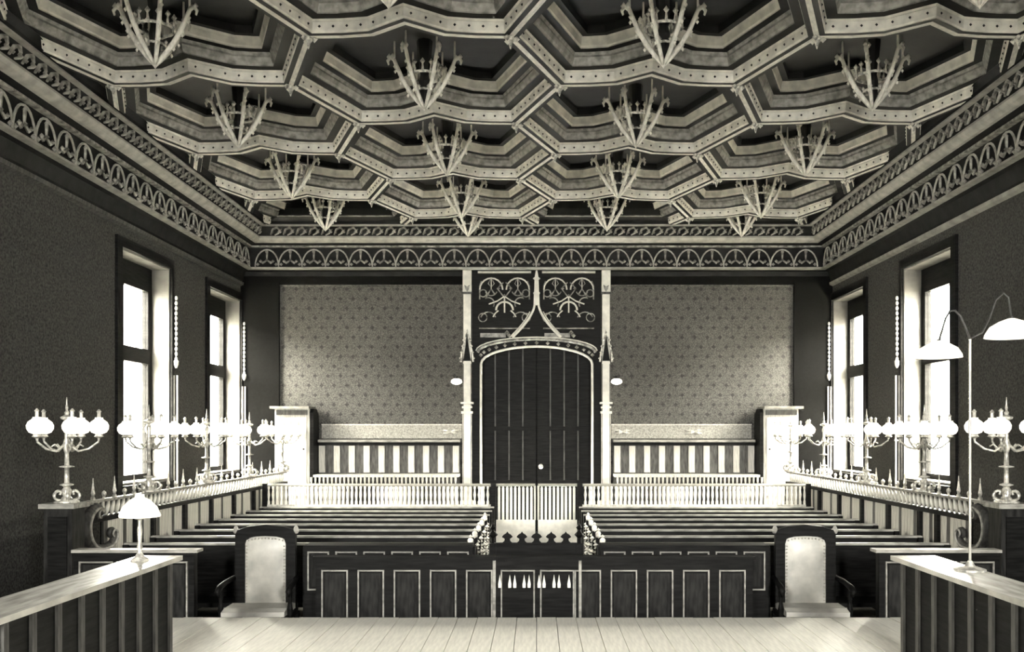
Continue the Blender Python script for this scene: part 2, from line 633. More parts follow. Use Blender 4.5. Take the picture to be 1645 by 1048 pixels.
arch_me, tre_me, leaf_me = make_arch(), make_trefoil(), make_leaf()
trim_n = 0
for side in ('left', 'back', 'right'):
    trim_n += 1
    root = empty('trim_%d' % trim_n, (0, 0, 0))
    tag(root, 'carved cornice of arches and leaf scrolls along the %s wall' % ('far' if side == 'back' else side), 'cornice', kind='structure')
    bk = side == 'back'
    strip(side, [(.0, 2.44), (.02, 2.46), (.025, 2.50), (.01, 2.52)] if bk else [(.0, 2.44), (.05, 2.46), (.06, 2.50), (.02, 2.52)]).build('lower_bead', cornice_pale if side == 'right' else oak_mid, root)
    strip(side, [(.01, 2.52), (.02, 2.54), (.03, 2.68), (.16, 2.70)] if bk else [(.02, 2.52), (.04, 2.54), (.09, 2.68), (.16, 2.70)]).build('cove_board', ceil_dark, root)
    strip(side, [(.16, 2.69), (.235, 2.70), (.235, 2.725), (.18, 2.735)]).build('frieze_fillet', cornice_pale, root)
    strip(side, [(.18, 2.73), (.17, 2.9), (.18, 3.06)]).build('frieze', ceil_dark, root)
    strip(side, [(.18, 3.05), (.25, 3.05), (.25, 3.075), (.22, 3.08)]).build('upper_fillet', relief, root)
    strip(side, [(.22, 3.08), (.26, 3.092), (.31, 3.10), (.325, 3.105)]).build('hollow', ceil_dark, root)
    strip(side, [(.325, 3.10), (.36, 3.105), (.41, 3.13), (.435, 3.165), (.43, 3.19), (.40, 3.20)]).build('torus', torus_m, root)
    strip(side, [(.40, 3.19), (.42, 3.25), (.48, 3.34)]).build('scroll_field', ceil_dark, root)
    strip(side, [(.46, 3.335), (.535, 3.34), (.535, 3.36), (.50, 3.365)]).build('scroll_fillet', cornice_pale, root)
    strip(side, [(.50, 3.36), (.52, 3.41), (.58, 3.47)]).build('upper_cove', ceil_dark, root)
    strip(side, [(.57, 3.465), (.615, 3.47), (.615, 3.485), (.58, 3.49)]).build('top_fillet', ceil_mid, root)
    strip(side, [(.58, 3.485), (.60, 3.6), (.60, 3.79)]).build('top_board', ceil_dark, root)
    if side == 'back':
        n = 24
        for i in range(n):
            x = -4.42 + AP * i
            inst(arch_me, 'arch_rib', root, (x, YB - .185, E + 2.74))
            inst(tre_me, 'trefoil', root, (x, YB - .185, E + 2.745))
        for i in range(42):
            inst(leaf_me, 'leaf_scroll', root, (-4.2 + .205 * i, YB - .44, E + 3.2))
    else:
        s = -1 if side == 'left' else 1
        for i in range(24):
            y = 15.1 - AP * i
            inst(arch_me, 'arch_rib', root, (s * (HW - .185), y, E + 2.74), rz=R_(-90 * s))
            inst(tre_me, 'trefoil', root, (s * (HW - .185), y, E + 2.745), rz=R_(-90 * s))
        for i in range(40):
            inst(leaf_me, 'leaf_scroll', root, (s * (HW - .44), 14.95 - .205 * i, E + 3.2), rz=R_(-90 * s))

# ------------------------------------------------------------------ ceiling pendants
def make_pendant():
    root = empty('ceiling_pendant', (0, 0, 0))
    rib = MB()
    pr = [(.012, .0), (.09, .065), (.19, .155), (.29, .27), (.36, .385), (.405, .465), (.455, .485), (.49, .45), (.475, .415)]
    rib.tube([(r, 0, z) for r, z in pr], [.02, .025, .028, .028, .026, .024, .022, .02, .012], 7)
    for i in (2, 3, 4):
        r, z = pr[i]
        rib.knob((r + .03, .012, z + .01), .026).knob((r + .03, -.012, z - .03), .022)
    rib.knob((.47, 0, .49), .035).knob((.42, .03, .49), .03)
    rib.tube([(.40, 0, .45), (.40, 0, .68)], [.016, .012], 5)
    rib_me = rib.mesh('rib', gilt_pendant, True)
    for k in range(6):
        inst(rib_me, 'rib', root, rz=R_(60 * k))
    MB().lathe([(.004, -.035), (.022, -.015), (.03, .01), (.016, .03), (.022, .05), (.01, .07)], 8).build('tip_boss', gilt_worn, root)
    MB().lathe([(.015, .03), (.06, .12), (.075, .25), (.055, .32), (.09, .5), (.11, .66)], 8).build('core', ceil_dark, root)
    crown = MB()
    crown.tube([(.21 * math.cos(R_(a)), .21 * math.sin(R_(a)), .30) for a in range(0, 360, 20)], .014, 5, closed=True)
    for a in range(0, 360, 30):
        c, s_ = math.cos(R_(a)), math.sin(R_(a))
        crown.tube([(.21 * c, .21 * s_, .30), (.22 * c, .22 * s_, .37)], [.02, .01], 4)
        crown.knob((.22 * c, .22 * s_, .39), .034)
        crown.knob((.22 * c, .22 * s_, .31), .02)
    crown.build('crown_ring', gilt_worn, root)
    col_ = MB()
    col_.tube([(.12 * math.cos(R_(a)), .12 * math.sin(R_(a)), .16) for a in range(0, 360, 24)], .012, 5, closed=True)
    for a in range(0, 360, 60):
        col_.knob((.125 * math.cos(R_(a)), .125 * math.sin(R_(a)), .185), .024)
    col_.build('lower_ring', gilt_worn, root)
    return root


ROWN = {'A': 'row nearest the left wall', 'B': 'row left of the door axis', 'C': 'row right of the door axis', 'D': 'row nearest the right wall'}
ORD = ['nearest the far wall', 'second from the far wall', 'third from the far wall', 'fourth from the far wall', 'fifth from the far wall']
proto = make_pendant()
first = True
PEND = {'A': (-3.21, [14.2, 12.26, 10.06, 7.86]), 'B': (-1.07, [14.62, 13.36, 11.16, 8.92, 6.76]),
        'C': (1.07, [14.2, 12.26, 10.06, 7.86]), 'D': (3.21, [14.62, 13.36, 11.16, 8.92, 6.76])}
for c, (x, ys) in PEND.items():
    for i, y in enumerate(ys):
        o = proto if first else copy_tree(proto)
        first = False
        o.location = (x, y, E + 3.11)
        if i == 0: o.scale = (.72, .72, 1)
        tag(o, 'carved gilt openwork ceiling pendant, %s, %s' % (ROWN[c], ORD[i]), 'pendant', 'openwork pendants hanging from the ceiling')

# ------------------------------------------------------------------ portal and door in the far wall
door = empty('door_1', (0, YB, 0))
tag(door, 'dark boarded double door under a flattened arch', 'door', kind='structure')
AZ0, AZ1 = 3.15, 3.44          # springing and crown of the arch


def arch_line(hw, z0, z1, n=16):
    """flattened basket arch from (-hw,z0) to (hw,z0)"""
    pts = []
    for i in range(n + 1):
        a = PI * (1 - i / n)
        cx, sx = math.cos(a), math.sin(a)
        u = cx * hw
        w = z0 + (z1 - z0) * sx
        pts.append((u, w))
    return pts


YD = YB + .16
for s in (-1, 1):
    leaf = MB().box(s * .004, s * (DOOR_HW + .08), YD + .02, YD + .07, .02, 3.49).build('door_leaf', oak, door)
    for i in range(4):
        x0 = s * (.012 + i * .232)
        MB().box(x0, x0 + s * .205, YD - .004, YD + .02, .05, 3.48).build('plank', oak_mid if False else oak, leaf)
        bt = MB().box(x0 + s * .207, x0 + s * .229, YD - .02, YD + .02, .05, 3.47)
        bt.build('batten', oak_mid, leaf)
    for z in (1.15, 2.05):
        MB().box(s * .02, s * .9, YD - .028, YD - .02, z, z + .07).build('strap', oak, leaf)
MB().ball((.07, YD - .06, 1.45), .045, 10, 6).build('door_knob', brass, door)
# spandrel board above the arch
MB().box(-DOOR_HW - .1, DOOR_HW + .1, YD + .09, YB + .4, 0, 3.5).build('door_backing', oak, door)
al = arch_line(DOOR_HW, AZ0, AZ1)
sp = MB()
yz0, yz1 = YB - .06, YB + .16
n = len(al)
TOPZ = 4.68
v0 = [(x, yz0, z) for x, z in al] + [(x, yz0, TOPZ) for x, z in al]
v1 = [(x, yz1, z) for x, z in al]
sp.add(v0, [(i, i + 1, n + i + 1, n + i) for i in range(n - 1)])
sp.add([(x, yz0, z) for x, z in al] + v1, [(i, n + i, n + i + 1, i + 1) for i in range(n - 1)])
for s in (-1, 1):
    sp.box(s * DOOR_HW, s * 1.06, yz0, yz1, 0, TOPZ)
sp.build('spandrel', oak, door)
# arch mouldings
full = [(-DOOR_HW - .01, .6)] + [(-DOOR_HW - .01, 1.5)] + [(-DOOR_HW - .01, 2.6)] + [(x * 1.01, z) for x, z in al] + [(DOOR_HW + .01, 2.6), (DOOR_HW + .01, 1.5), (DOOR_HW + .01, .6)]
MB().tube([(x, yz0 - .012, z) for x, z in full], .022, 6).build('arch_moulding', stone, door, smooth=True)
al2 = arch_line(DOOR_HW + .06, AZ0 + .19, AZ1 + .12)
MB().tube([(x, yz0 - .03, z) for x, z in al2], .026, 6).build('hood_mould', relief, door, smooth=True)
al3 = arch_line(DOOR_HW + .03, AZ0 + .10, AZ1 + .06)
for i in range(1, len(al3) - 1):
    MB().knob((al3[i][0], yz0 - .02, al3[i][1]), .035).build('arch_flower', relief, door)
al4 = arch_line(DOOR_HW + .09, AZ0 + .22, AZ1 + .155)
MB().tube([(x, yz0 - .015, z) for x, z in al4], .012, 5).build('outer_mould', stone, door, smooth=True)
# ogee rising to the finial
og = []
for i in range(13):
    t = i / 12
    x = .37 * (1 - t) ** 1.7 + .03
    z = 3.59 + .56 * t ** .95
    og.append((x, z))
for s in (-1, 1):
    MB().tube([(s * x, yz0 - .03, z) for x, z in og], [.026 - .006 * i / 12 for i in range(13)], 6).build('ogee_rib', stone, door, smooth=True)
    MB().tube([(s * (x + .045), yz0 - .02, z) for x, z in og[:10]], .01, 5).build('ogee_fillet', stone, door, smooth=True)
MB().prism([(-.05, 4.12), (.05, 4.12), (.045, 4.3), (.055, 4.32), (.04, 4.34), (.034, 4.54), (.06, 4.56), (.03, 4.58), (.012, 4.69), (-.012, 4.69), (-.03, 4.58), (-.06, 4.56), (-.034, 4.54), (-.04, 4.34), (-.055, 4.32), (-.045, 4.3)], 'y', yz0 - .07, yz0).build('finial', stone, door)
# tracery of the two upper panels
for s in (-1, 1):
    tr = empty('tracery_panel', (s * .53, 0, 0)); tr.parent = door; tr.location = (s * .53, yz0 - YB, 3.72)
    def T(pts, r, m_=stone, nm='tracery_rib'):
        me = MB().tube([(x, -.014, z) for x, z in pts], r, 5).mesh(nm, m_, True)
        return inst(me, nm, tr)
    T([(-.44, .95), (.44, .95)], .022, stone, 'tracery_rail')
    T([(-.42, .02), (.42, .02)], .012, relief, 'tracery_rail')
    for cx in (-.22, .22):
        T(arc(cx, .66, .19, 0, 180, 10), .014)
        T([(cx, .66), (cx, .86)], .008)
        T([(cx - .06, .58), (cx, .67), (cx + .06, .58)], .014, relief)
    T(arc(0, .32, .14, 0, 180, 10), .017)
    T([(0, .28), (0, .56)], .014)
    T([(-.26, .42), (-.12, .47), (0, .55), (.12, .47), (.26, .42)], .012)
    T([(-.02, .55), (-.12, .68), (-.02, .78)], .011, relief)
    T([(.02, .55), (.12, .68), (.02, .78)], .011, relief)
    for cx in (-.27, .27):
        T(arc(cx, .16, .13, 20, 160, 8), .011, relief)
        T(arc(cx, .43, .10, -30, 120, 8) if cx < 0 else arc(cx, .43, .1, 60, 210, 8), .011, relief)
    for cx in (-.22, .22):
        T(arc(cx, .66, .10, 200, 340, 7), .009, relief)
        T([(cx, .86), (cx - .05, .76), (cx, .70), (cx + .05, .76), (cx, .86)], .008, relief)
    for cx in (-.36, .36):
        T(arc(cx, .20, .07, 0, 350, 12), .009, relief)
        T(arc(cx * .98, .60, .06, 0, 350, 12), .009, relief)
    T(arc(-.0, .14, .20, 20, 60, 5), .012)
    T(arc(-.0, .14, .20, 120, 160, 5), .012)
    for sx in (-1, 1):
        T([(sx * .41, .5), (sx * .41, .72), (sx * .38, .80)], .012, relief)
    for (x, z) in ((-.1, .68), (.1, .68), (-.06, .74), (.06, .74), (.0, .56), (-.3, .56), (.3, .56)):
        inst(MB().knob((x, -.015, z), .028).mesh('leaf_boss', relief), 'leaf_boss', tr)
    inst(MB().box(-.4, .02, -.03, 0, -.13, -.06).mesh('plaque', ceil_mid), 'plaque', tr)
    for (x, z) in ((.04, -.05), (.08, -.1)):
        inst(MB().knob((x, -.02, z), .04).mesh('leaf_boss', relief), 'leaf_boss', tr)
# stone pilasters either side
for s in (-1, 1):
    pil = thing('portal_pilaster', 'pale stone pilaster with crocketed mid ornament, %s of the double door' % SIDE[s], 'pilaster', (s * 1.145, YB - .02, 0), 'stone pilasters of the portal')
    xc, y1 = s * 1.145, YB - .002
    def pb(hw, d, z0, z1, nm, m_=stone):
        return MB().box(xc - hw, xc + hw, y1 - d, y1, z0, z1).build(nm, m_, pil)
    pb(.075, .12, .9, 2.33, 'lower_shaft')
    pb(.10, .15, 0, .9, 'plinth')
    pb(.095, .145, 2.33, 2.37, 'band'); pb(.085, .13, 2.42, 2.45, 'band'); pb(.105, .15, 2.49, 2.52, 'band')
    pb(.068, .11, 2.37, 3.18, 'middle_shaft')
    pb(.062, .10, 3.18, 4.30, 'upper_shaft')
    pb(.085, .14, 4.30, 4.335, 'band', oak_mid); pb(.072, .12, 4.335, 4.70, 'top_block')
    MB().prism([(xc - .03, 4.38), (xc, 4.34), (xc + .03, 4.38), (xc + .045, 4.45), (xc, 4.42), (xc - .045, 4.45)], 'y', y1 - .15, y1 - .12).build('leaf_carving', ceil_mid, pil)
    # pinnacle ornament
    on = MB()
    for sx in (-1, 1):
        on.tube([(xc + sx * .10, y1 - .13, 3.18), (xc + sx * .085, y1 - .14, 3.34), (xc + sx * .02, y1 - .13, 3.6), (xc, y1 - .11, 3.72)], [.02, .018, .014, .006], 5)
        for z in (3.24, 3.34, 3.44, 3.54):
            on.knob((xc + sx * (.11 - .09 * (z - 3.2) / .5), y1 - .14, z), .03)
    on.build('crocketed_pinnacle', gilt_worn, pil)
    MB().prism([(xc - .06, 3.2), (xc + .06, 3.2), (xc, 3.62)], 'y', y1 - .15, y1 - .1).build('pinnacle_field', oak, pil)
    for sx in (-1, 1):
        MB().box(xc + sx * .058, xc + sx * .066, y1 - .125, y1 - .09, .9, 3.15).build('edge_roll', oak_mid, pil)

# wall lamps beside the portal
for s in (-1, 1):
    x = s * 1.31
    wl = thing('wall_lamp', 'small white disc lamp on the %s portal pilaster' % SIDE[s], 'lamp', (x, YB - .14, E + .86), 'disc lamps beside the portal')
    MB().lathe([(.01, .035), (.05, .04), (.085, .02), (.095, -.02), (.06, -.05), (.02, -.06)], 16, (x, YB - .22, E + .86)).build('lamp_shade', opal_lit, wl, smooth=True)
    MB().lathe([(.02, .04), (.025, .06), (.012, .08)], 8, (x, YB - .22, E + .86)).build('gallery', iron, wl)
    MB().tube([(x - s * .1, YB - .13, E + .86), (x - s * .06, YB - .2, E + .93), (x, YB - .22, E + .94)], .01, 5).build('bracket_arm', iron, wl)

# ------------------------------------------------------------------ panelled seats, grille and corner cupboards at the far wall
for s in (-1, 1):
    x0, x1 = s * 1.26, s * 3.58
    bs = thing('wall_bench', 'high panelled bench back with baluster front against the far wall, %s of the door' % SIDE[s], 'bench', ((x0 + x1) / 2, YB - .2, 0), 'panelled benches against the far wall')
    MB().box(x0, x1, YB - .10, YB - .055, 0, 1.86).build('back_board', oak_mid, bs)
    MB().box(x0, x1, YB - .22, YB - .055, 1.86, 1.90).build('cap_rail', oak_edge, bs)
    MB().box(x0, x1, YB - .17, YB - .055, 1.81, 1.86).build('cap_moulding', oak, bs)
    st = MB().box(-.05, .05, -.03, 0, 1.36, 1.80).mesh('panel_stile', oak_pale)
    for i in range(10):
        inst(st, 'panel_stile', bs, (s * (1.33 + .245 * i) - (x0 + x1) / 2, .1, 0))
    MB().box(x0, x1, YB - .55, YB - .10, 1.30, 1.34).build('seat', oak_pale, bs)
    MB().box(x0, x1, YB - .56, YB - .52, .7, .78).build('bottom_rail', oak, bs)
    bl = MB().lathe([(.018, .78), (.018, .85), (.011, .9), (.02, 1.05), (.011, 1.2), (.018, 1.25), (.018, 1.30)], 6).mesh('baluster', oak_pale)
    for i in range(36):
        inst(bl, 'baluster', bs, (s * (1.30 + .066 * i) - (x0 + x1) / 2, -.33, 0))
    # ornamented strip above
    MB().box(s * 1.24, s * 3.56, YB - .03, YB, 1.92, 2.14).build('ornament_strip', mat('strip_cloth_%s' % SIDE[s], g(.18), g(.34), .7, 40), bs)
    MB().box(s * 1.24, s * 3.56, YB - .045, YB - .01, 2.14, 2.16).build('strip_fillet', oak_pale, bs)
    for (dx) in ((.16, 1.35) if s > 0 else (.16,)):
        lf = MB()
        for a in (20, 160, 200, 340):
            lf.tube([(0, 0, 0), (.06 * math.cos(R_(a)), -.01, .05 * math.sin(R_(a))), (.14 * math.cos(R_(a)), 0, .08 * math.sin(R_(a)))], [.012, .022, .006], 5)
        me = lf.mesh('leaf_spray', oak_pale)
        inst(me, 'leaf_spray', bs, (s * (1.26 + dx) - (x0 + x1) / 2, .16, 2.03))
    # corner cupboard
    a, b = s * 3.66, s * 4.22
    cb = thing('corner_cupboard', 'tall pale cupboard with a moulded cap in the far %s corner' % SIDE[s], 'cupboard', ((a + b) / 2, YB - .3, 0), 'pale cupboards in the far corners')
    MB().box(a, b, YB - .45, YB - .06, 0, 2.40).build('body', oak_pale, cb)
    MB().box(a - s * .01, b + s * .06, YB - .54, YB - .06, 2.40, 2.44).build('cap', oak_edge, cb)
    MB().box(a + s * .03, b - s * .03, YB - .48, YB - .45, 2.30, 2.38).build('frieze_board', oak_mid, cb)
    MB().box(a + s * .05, b - s * .05, YB - .465, YB - .45, 1.0, 2.26).build('door', stone, cb)
    ky = MB().ball((a + s * .09, YB - .48, 1.75), .015, 6, 4).build('knob', iron, cb)
    # aisle side coloured dark as its shade, rounded at the top
    wg = MB()
    poly = [(YB - .45, 1.2), (YB - .45, 2.34), (YB - .40, 2.40), (YB - .2, 2.40), (YB - .08, 2.3), (YB - .06, 1.2)]
    wg.prism(poly, 'x', a - s * .06, a - s * .002).build('shaded_side_panel', oak, cb)

# ------------------------------------------------------------------ cross railing behind the benches with its gate
YR = 13.42
for s in (-1, 1):
    xa, xb = s * .66, s * 3.93
    rl = thing('baluster_railing', 'pale baluster railing across the room behind the %s benches' % SIDE[s], 'railing', ((xa + xb) / 2, YR, 0), 'cross railing behind the benches')
    MB().tube([(xa, YR, 1.26), (xb, YR, 1.26)], .022, 8).build('top_rail', rail_brass, rl)
    MB().box(xa, xb, YR - .03, YR + .03, .92, .98).build('bottom_rail', oak_pale, rl)
    MB().box(xa, xb, YR - .02, YR + .02, .0, .92).build('boarding', oak_mid, rl)
    bl = MB().lathe([(.02, .98), (.02, 1.02), (.011, 1.05), (.021, 1.12), (.011, 1.19), (.018, 1.215), (.018, 1.245)], 6).mesh('baluster', stone)
    for i in range(51):
        inst(bl, 'baluster', rl, (s * (.70 + .063 * i) - (xa + xb) / 2, 0, 0))
    for x in (s * .62, s * 3.90):
        MB().box(x - .035, x + .035, YR - .035, YR + .035, 0, 1.28).build('post', oak, rl)
gt = thing('picket_gate', 'pale double picket gate at the end of the centre aisle', 'gate', (0, YR, 0))
pk = MB().box(-.017, .017, -.015, .015, .76, 1.22).add([(-.017, -.015, 1.22), (.017, -.015, 1.22), (.017, .015, 1.22), (-.017, .015, 1.22), (0, 0, 1.25)], [(0, 1, 4), (1, 2, 4), (2, 3, 4), (3, 0, 4)]).mesh('picket', stone)
for s in (-1, 1):
    lf = empty('gate_leaf'); lf.parent = gt
    MB().box(s * .02, s * .58, YR - .02, YR + .02, .10, .76).build('lower_panel', stone, lf)
    MB().tube([(s * .02, YR, 1.262), (s * .58, YR, 1.262)], .02, 8).build('top_rail', rail_brass, lf)
    MB().box(s * .012, s * .04, YR - .02, YR + .02, .76, 1.25).build('meeting_stile', oak_pale, lf)
    for i in range(9):
        inst(pk, 'picket', lf, (s * (.075 + .058 * i), 0, 0))

# ------------------------------------------------------------------ side railings with spikes
XR = 4.0
RY0, RY1 = 8.30, 14.85
for s in (-1, 1):
    rt = thing('spiked_railing', 'long boarded side rail topped by spindles and spikes, %s side' % SIDE[s], 'railing', (s * XR, 11.5, 0), 'spiked rails along the side walls')
    MB().box(s * XR - .03, s * XR + .03, RY0, RY1, 1.375, 1.40).build('top_rail', oak_edge, rt)
    MB().box(s * XR - .045, s * XR + .045, RY0, RY1, 1.20, 1.245).build('lower_rail', oak, rt)
    MB().box(s * XR - .035, s * XR + .035, RY0 + .3, RY1, .10, .22).build('foot_rail', oak, rt)
    spd = MB().tube([(0, -.03, 1.245), (0, -.012, 1.29), (0, .01, 1.33), (0, .03, 1.376)], [.012, .024, .02, .01], 6).mesh('spindle', stone, True)
    k = int((RY1 - RY0 - .1) / .107)
    for i in range(k):
        inst(spd, 'spindle', rt, (0, RY0 + .08 + .107 * i - 11.5, 0))
    tall = MB().lathe([(.022, 1.40), (.022, 1.42), (.012, 1.43), (.02, 1.46), (.012, 1.50), (.002, 1.60)], 6).mesh('spike', brass)
    short = MB().lathe([(.014, 1.40), (.012, 1.42), (.024, 1.44), (.02, 1.46), (.002, 1.475)], 6).mesh('spike_knob', brass)
    for i in range(int((RY1 - RY0) / .215)):
        if any(abs(RY0 + .12 + .215 * i - (7.95 + 1.685 * q)) < .10 for q in range(5)): continue
        inst(tall if i % 2 == 0 else short, 'spike' if i % 2 == 0 else 'spike_knob', rt, (0, RY0 + .12 + .215 * i - 11.5, 0))
    bd = MB().box(-.014, .014, -.037, .037, .20, 1.20).mesh('board', oak_pale)
    bd2 = MB().box(-.012, .012, -.037, .037, .20, 1.20).mesh('board', oak_mid)
    nb = int((RY1 - RY0 - .3) / .08)
    for i in range(nb):
        inst(bd if (i * 7 % 5) else bd2, 'board', rt, (0, RY0 + .34 + .08 * i - 11.5, 0))
    MB().box(s * XR + s * .01, s * XR + s * .02, RY0 + .3, RY1, .2, 1.2).build('backing', oak, rt)
    for y in (9.25, 9.67, 10.53, 11.39, 12.25, 13.11, 13.97, 14.83):
        MB().box(s * XR - .05, s * XR + .05, y - .035, y + .035, 0, 1.20).build('post', oak, rt)
    # C scroll closing the end
    sc = []
    for i in range(9):      # upper curl
        a = R_(-60 + 300 * i / 8); r = .035 + .012 * i / 8 * 2
        sc.append((8.42 + r * math.cos(a), 1.23 + r * math.sin(a)))
    big = arc(8.58, 1.13, .0, 0, 0, 1)
    cpts = [(8.50, 1.27), (8.46, 1.31), (8.41, 1.31), (8.39, 1.27), (8.41, 1.235), (8.45, 1.24)][::-1]
    cpts += [(8.47, 1.325), (8.38, 1.33), (8.28, 1.29), (8.22, 1.2), (8.23, 1.1), (8.30, 1.01), (8.42, .955), (8.56, .945), (8.70, .965), (8.77, 1.02), (8.76, 1.09), (8.70, 1.11), (8.66, 1.07), (8.69, 1.04)]
    def smooth_line(p, it=2):
        for _ in range(it):
            q = [p[0]]
            for a, b in zip(p[:-1], p[1:]):
                q += [(a[0] * .75 + b[0] * .25, a[1] * .75 + b[1] * .25), (a[0] * .25 + b[0] * .75, a[1] * .25 + b[1] * .75)]
            p = q + [p[-1]]
        return p
    cl = smooth_line(cpts, 2)
    nn = len(cl)
    rad = [.016 + .030 * math.sin(PI * i / (nn - 1)) for i in range(nn)]
    MB().tube([(s * XR - s * .03, y, z) for y, z in cl], rad, 7).build('end_scroll', oak_mid, rt, smooth=True)
    MB().tube([(s * XR - s * .07, y, z) for y, z in cl], [r * .35 for r in rad], 5).build('scroll_ridge', oak_edge, rt, smooth=True)
    # pedestal carrying the first lamp
    x0, x1 = s * 3.90, s * 4.14
    pdl = thing('lamp_pedestal', 'dark oak pedestal under the nearest candelabrum, %s side' % SIDE[s], 'pedestal', ((x0 + x1) / 2, 7.95, 0), 'pedestals at the ends of the side rails')
    MB().box(x0, x1, 7.84, 8.06, 0, 1.37).build('body', oak_field, pdl)
    MB().box(x0 - s * .03, x1 + s * .03, 7.81, 8.09, 1.37, 1.41).build('cap', oak_edge, pdl)
    MB().box(x0 + s * .04, x1 - s * .04, 7.828, 7.84, .7, 1.30).build('panel', oak, pdl)

# ------------------------------------------------------------------ candelabra
def make_candelabrum():
    root = empty('candelabrum')
    ft = MB()
    ft.lathe([(.10, 0), (.10, .015), (.05, .03), (.03, .06), (.045, .10), (.02, .14)], 12)
    ft.build('foot', brass, root, smooth=True)
    cage = MB()
    pts = [(.03, .02), (.10, .03), (.115, .07), (.085, .105), (.05, .10), (.06, .07)]
    cage.tube([(r, 0, z) for r, z in smooth_line(pts, 1)], .011, 5)
    cm = cage.mesh('foot_scroll', brass, True)
    for k_ in range(6):
        inst(cm, 'foot_scroll', root, rz=R_(60 * k_))
    MB().lathe([(.02, .13), (.035, .145), (.055, .15), (.055, .158), (.02, .17), (.018, .30), (.06, .305), (.06, .312), (.02, .32), (.016, .42), (.028, .46), (.034, .50), (.018, .55), (.016, .60), (.024, .66), (.012, .70)], 10).build('stem', brass, root, smooth=True)
    fn = MB()
    fn.lathe([(.012, .70), (.05, .715), (.055, .73), (.015, .75), (.02, .77), (.008, .79), (.012, .81), (.006, .84), (.002, .90)], 8)
    fn.build('finial', brass, root)
    arm = MB().tube([(.016, 0, .50), (.09, 0, .44), (.17, 0, .46), (.245, 0, .52), (.25, 0, .56)], [.012, .010, .010, .009, .012], 6)
    arm.tube([(.06, 0, .46), (.10, 0, .50), (.13, 0, .48)], .007, 5)
    arm_me = arm.mesh('arm', brass, True)
    cup = MB().lathe([(.012, .55), (.04, .565), (.028, .58), (.032, .592)], 10).mesh('burner_cup', brass)
    gl_ = MB().lathe([(.032, .588), (.06, .60), (.078, .63), (.08, .66), (.066, .69), (.04, .71), (.03, .72), (.034, .728)], 14).mesh('globe', opal_lit, True)
    chim = MB().lathe([(.016, .72), (.014, .77), (.02, .78), (.005, .80)], 8).mesh('chimney', brass)
    for k_ in range(5):
        a = R_(90 + 72 * k_)
        ar = inst(arm_me, 'arm', root, rz=a)
        for me, nm in ((cup, 'burner_cup'), (gl_, 'globe'), (chim, 'chimney')):
            inst(me, nm, ar, (.25, 0, 0))
    return root


pc = make_candelabrum()
first = True
for s in (-1, 1):
    for i in range(5):
        o = pc if first else copy_tree(pc)
        first = False
        y = 7.95 + 1.685 * i
        o.location = (s * XR, y, 1.41 if i == 0 else 1.40)
        o.rotation_euler.z = R_(14 * i)
        tag(o, 'gilt candelabrum with white globes on the %s rail, %s' % (SIDE[s], ['nearest the platform, on a pedestal', 'second from the platform', 'middle one of five', 'second from the far wall', 'nearest the far wall'][i]), 'candelabrum', 'globe candelabra along the side rails')

# bell cords and pipes beside the far jamb of the windows
for s in (-1, 1):
    for (a, b) in SIDE_WINDOWS[:2]:
        which = 'window next to the far wall' if a > 13 else 'second window from the far wall'
        y = min(b + .045, YB - .075)
        bc = thing('bell_cord', 'pale knotted cord with a tassel beside the %s, %s wall' % (which, SIDE[s]), 'cord', (s * (HW - .07), y, E + .9), 'knotted cords beside the windows')
        x = s * (HW - .07)
        MB().tube([(x, y, E + .95), (x, y, E + 1.82)], .008, 5).build('cord', iron, bc)
        bead = MB().ball((0, 0, 0), .021, 6, 4, 1.5).mesh('knot', stone)
        for i in range(13):
            inst(bead, 'knot', bc, (0, 0, .10 + .068 * i))
        MB().lathe([(.012, .10), (.035, .07), (.03, .02), (.012, -.02)], 8, (x, y, E + .9)).build('tassel', stone, bc)
        wp = thing('wall_pipe', 'two thin pale pipes at the %s, %s wall' % (which, SIDE[s]), 'pipe', (s * (HW - .05), y, 1.25), 'paired pipes beside the windows')
        for dx, dy in ((.04, .0), (.085, .0)):
            xx = s * (HW - dx)
            MB().tube([(xx, y + dy, 1.2), (xx, y + dy, E + .78)], .012, 6).build('pipe', pipe_m, wp)
        MB().box(s * (HW - .11), s * HW, y - .012, y + .012, 1.9, 1.92).build('clip', iron, wp)

# ------------------------------------------------------------------ public benches
def carved_end(x, s):
    mb = MB()
    return mb


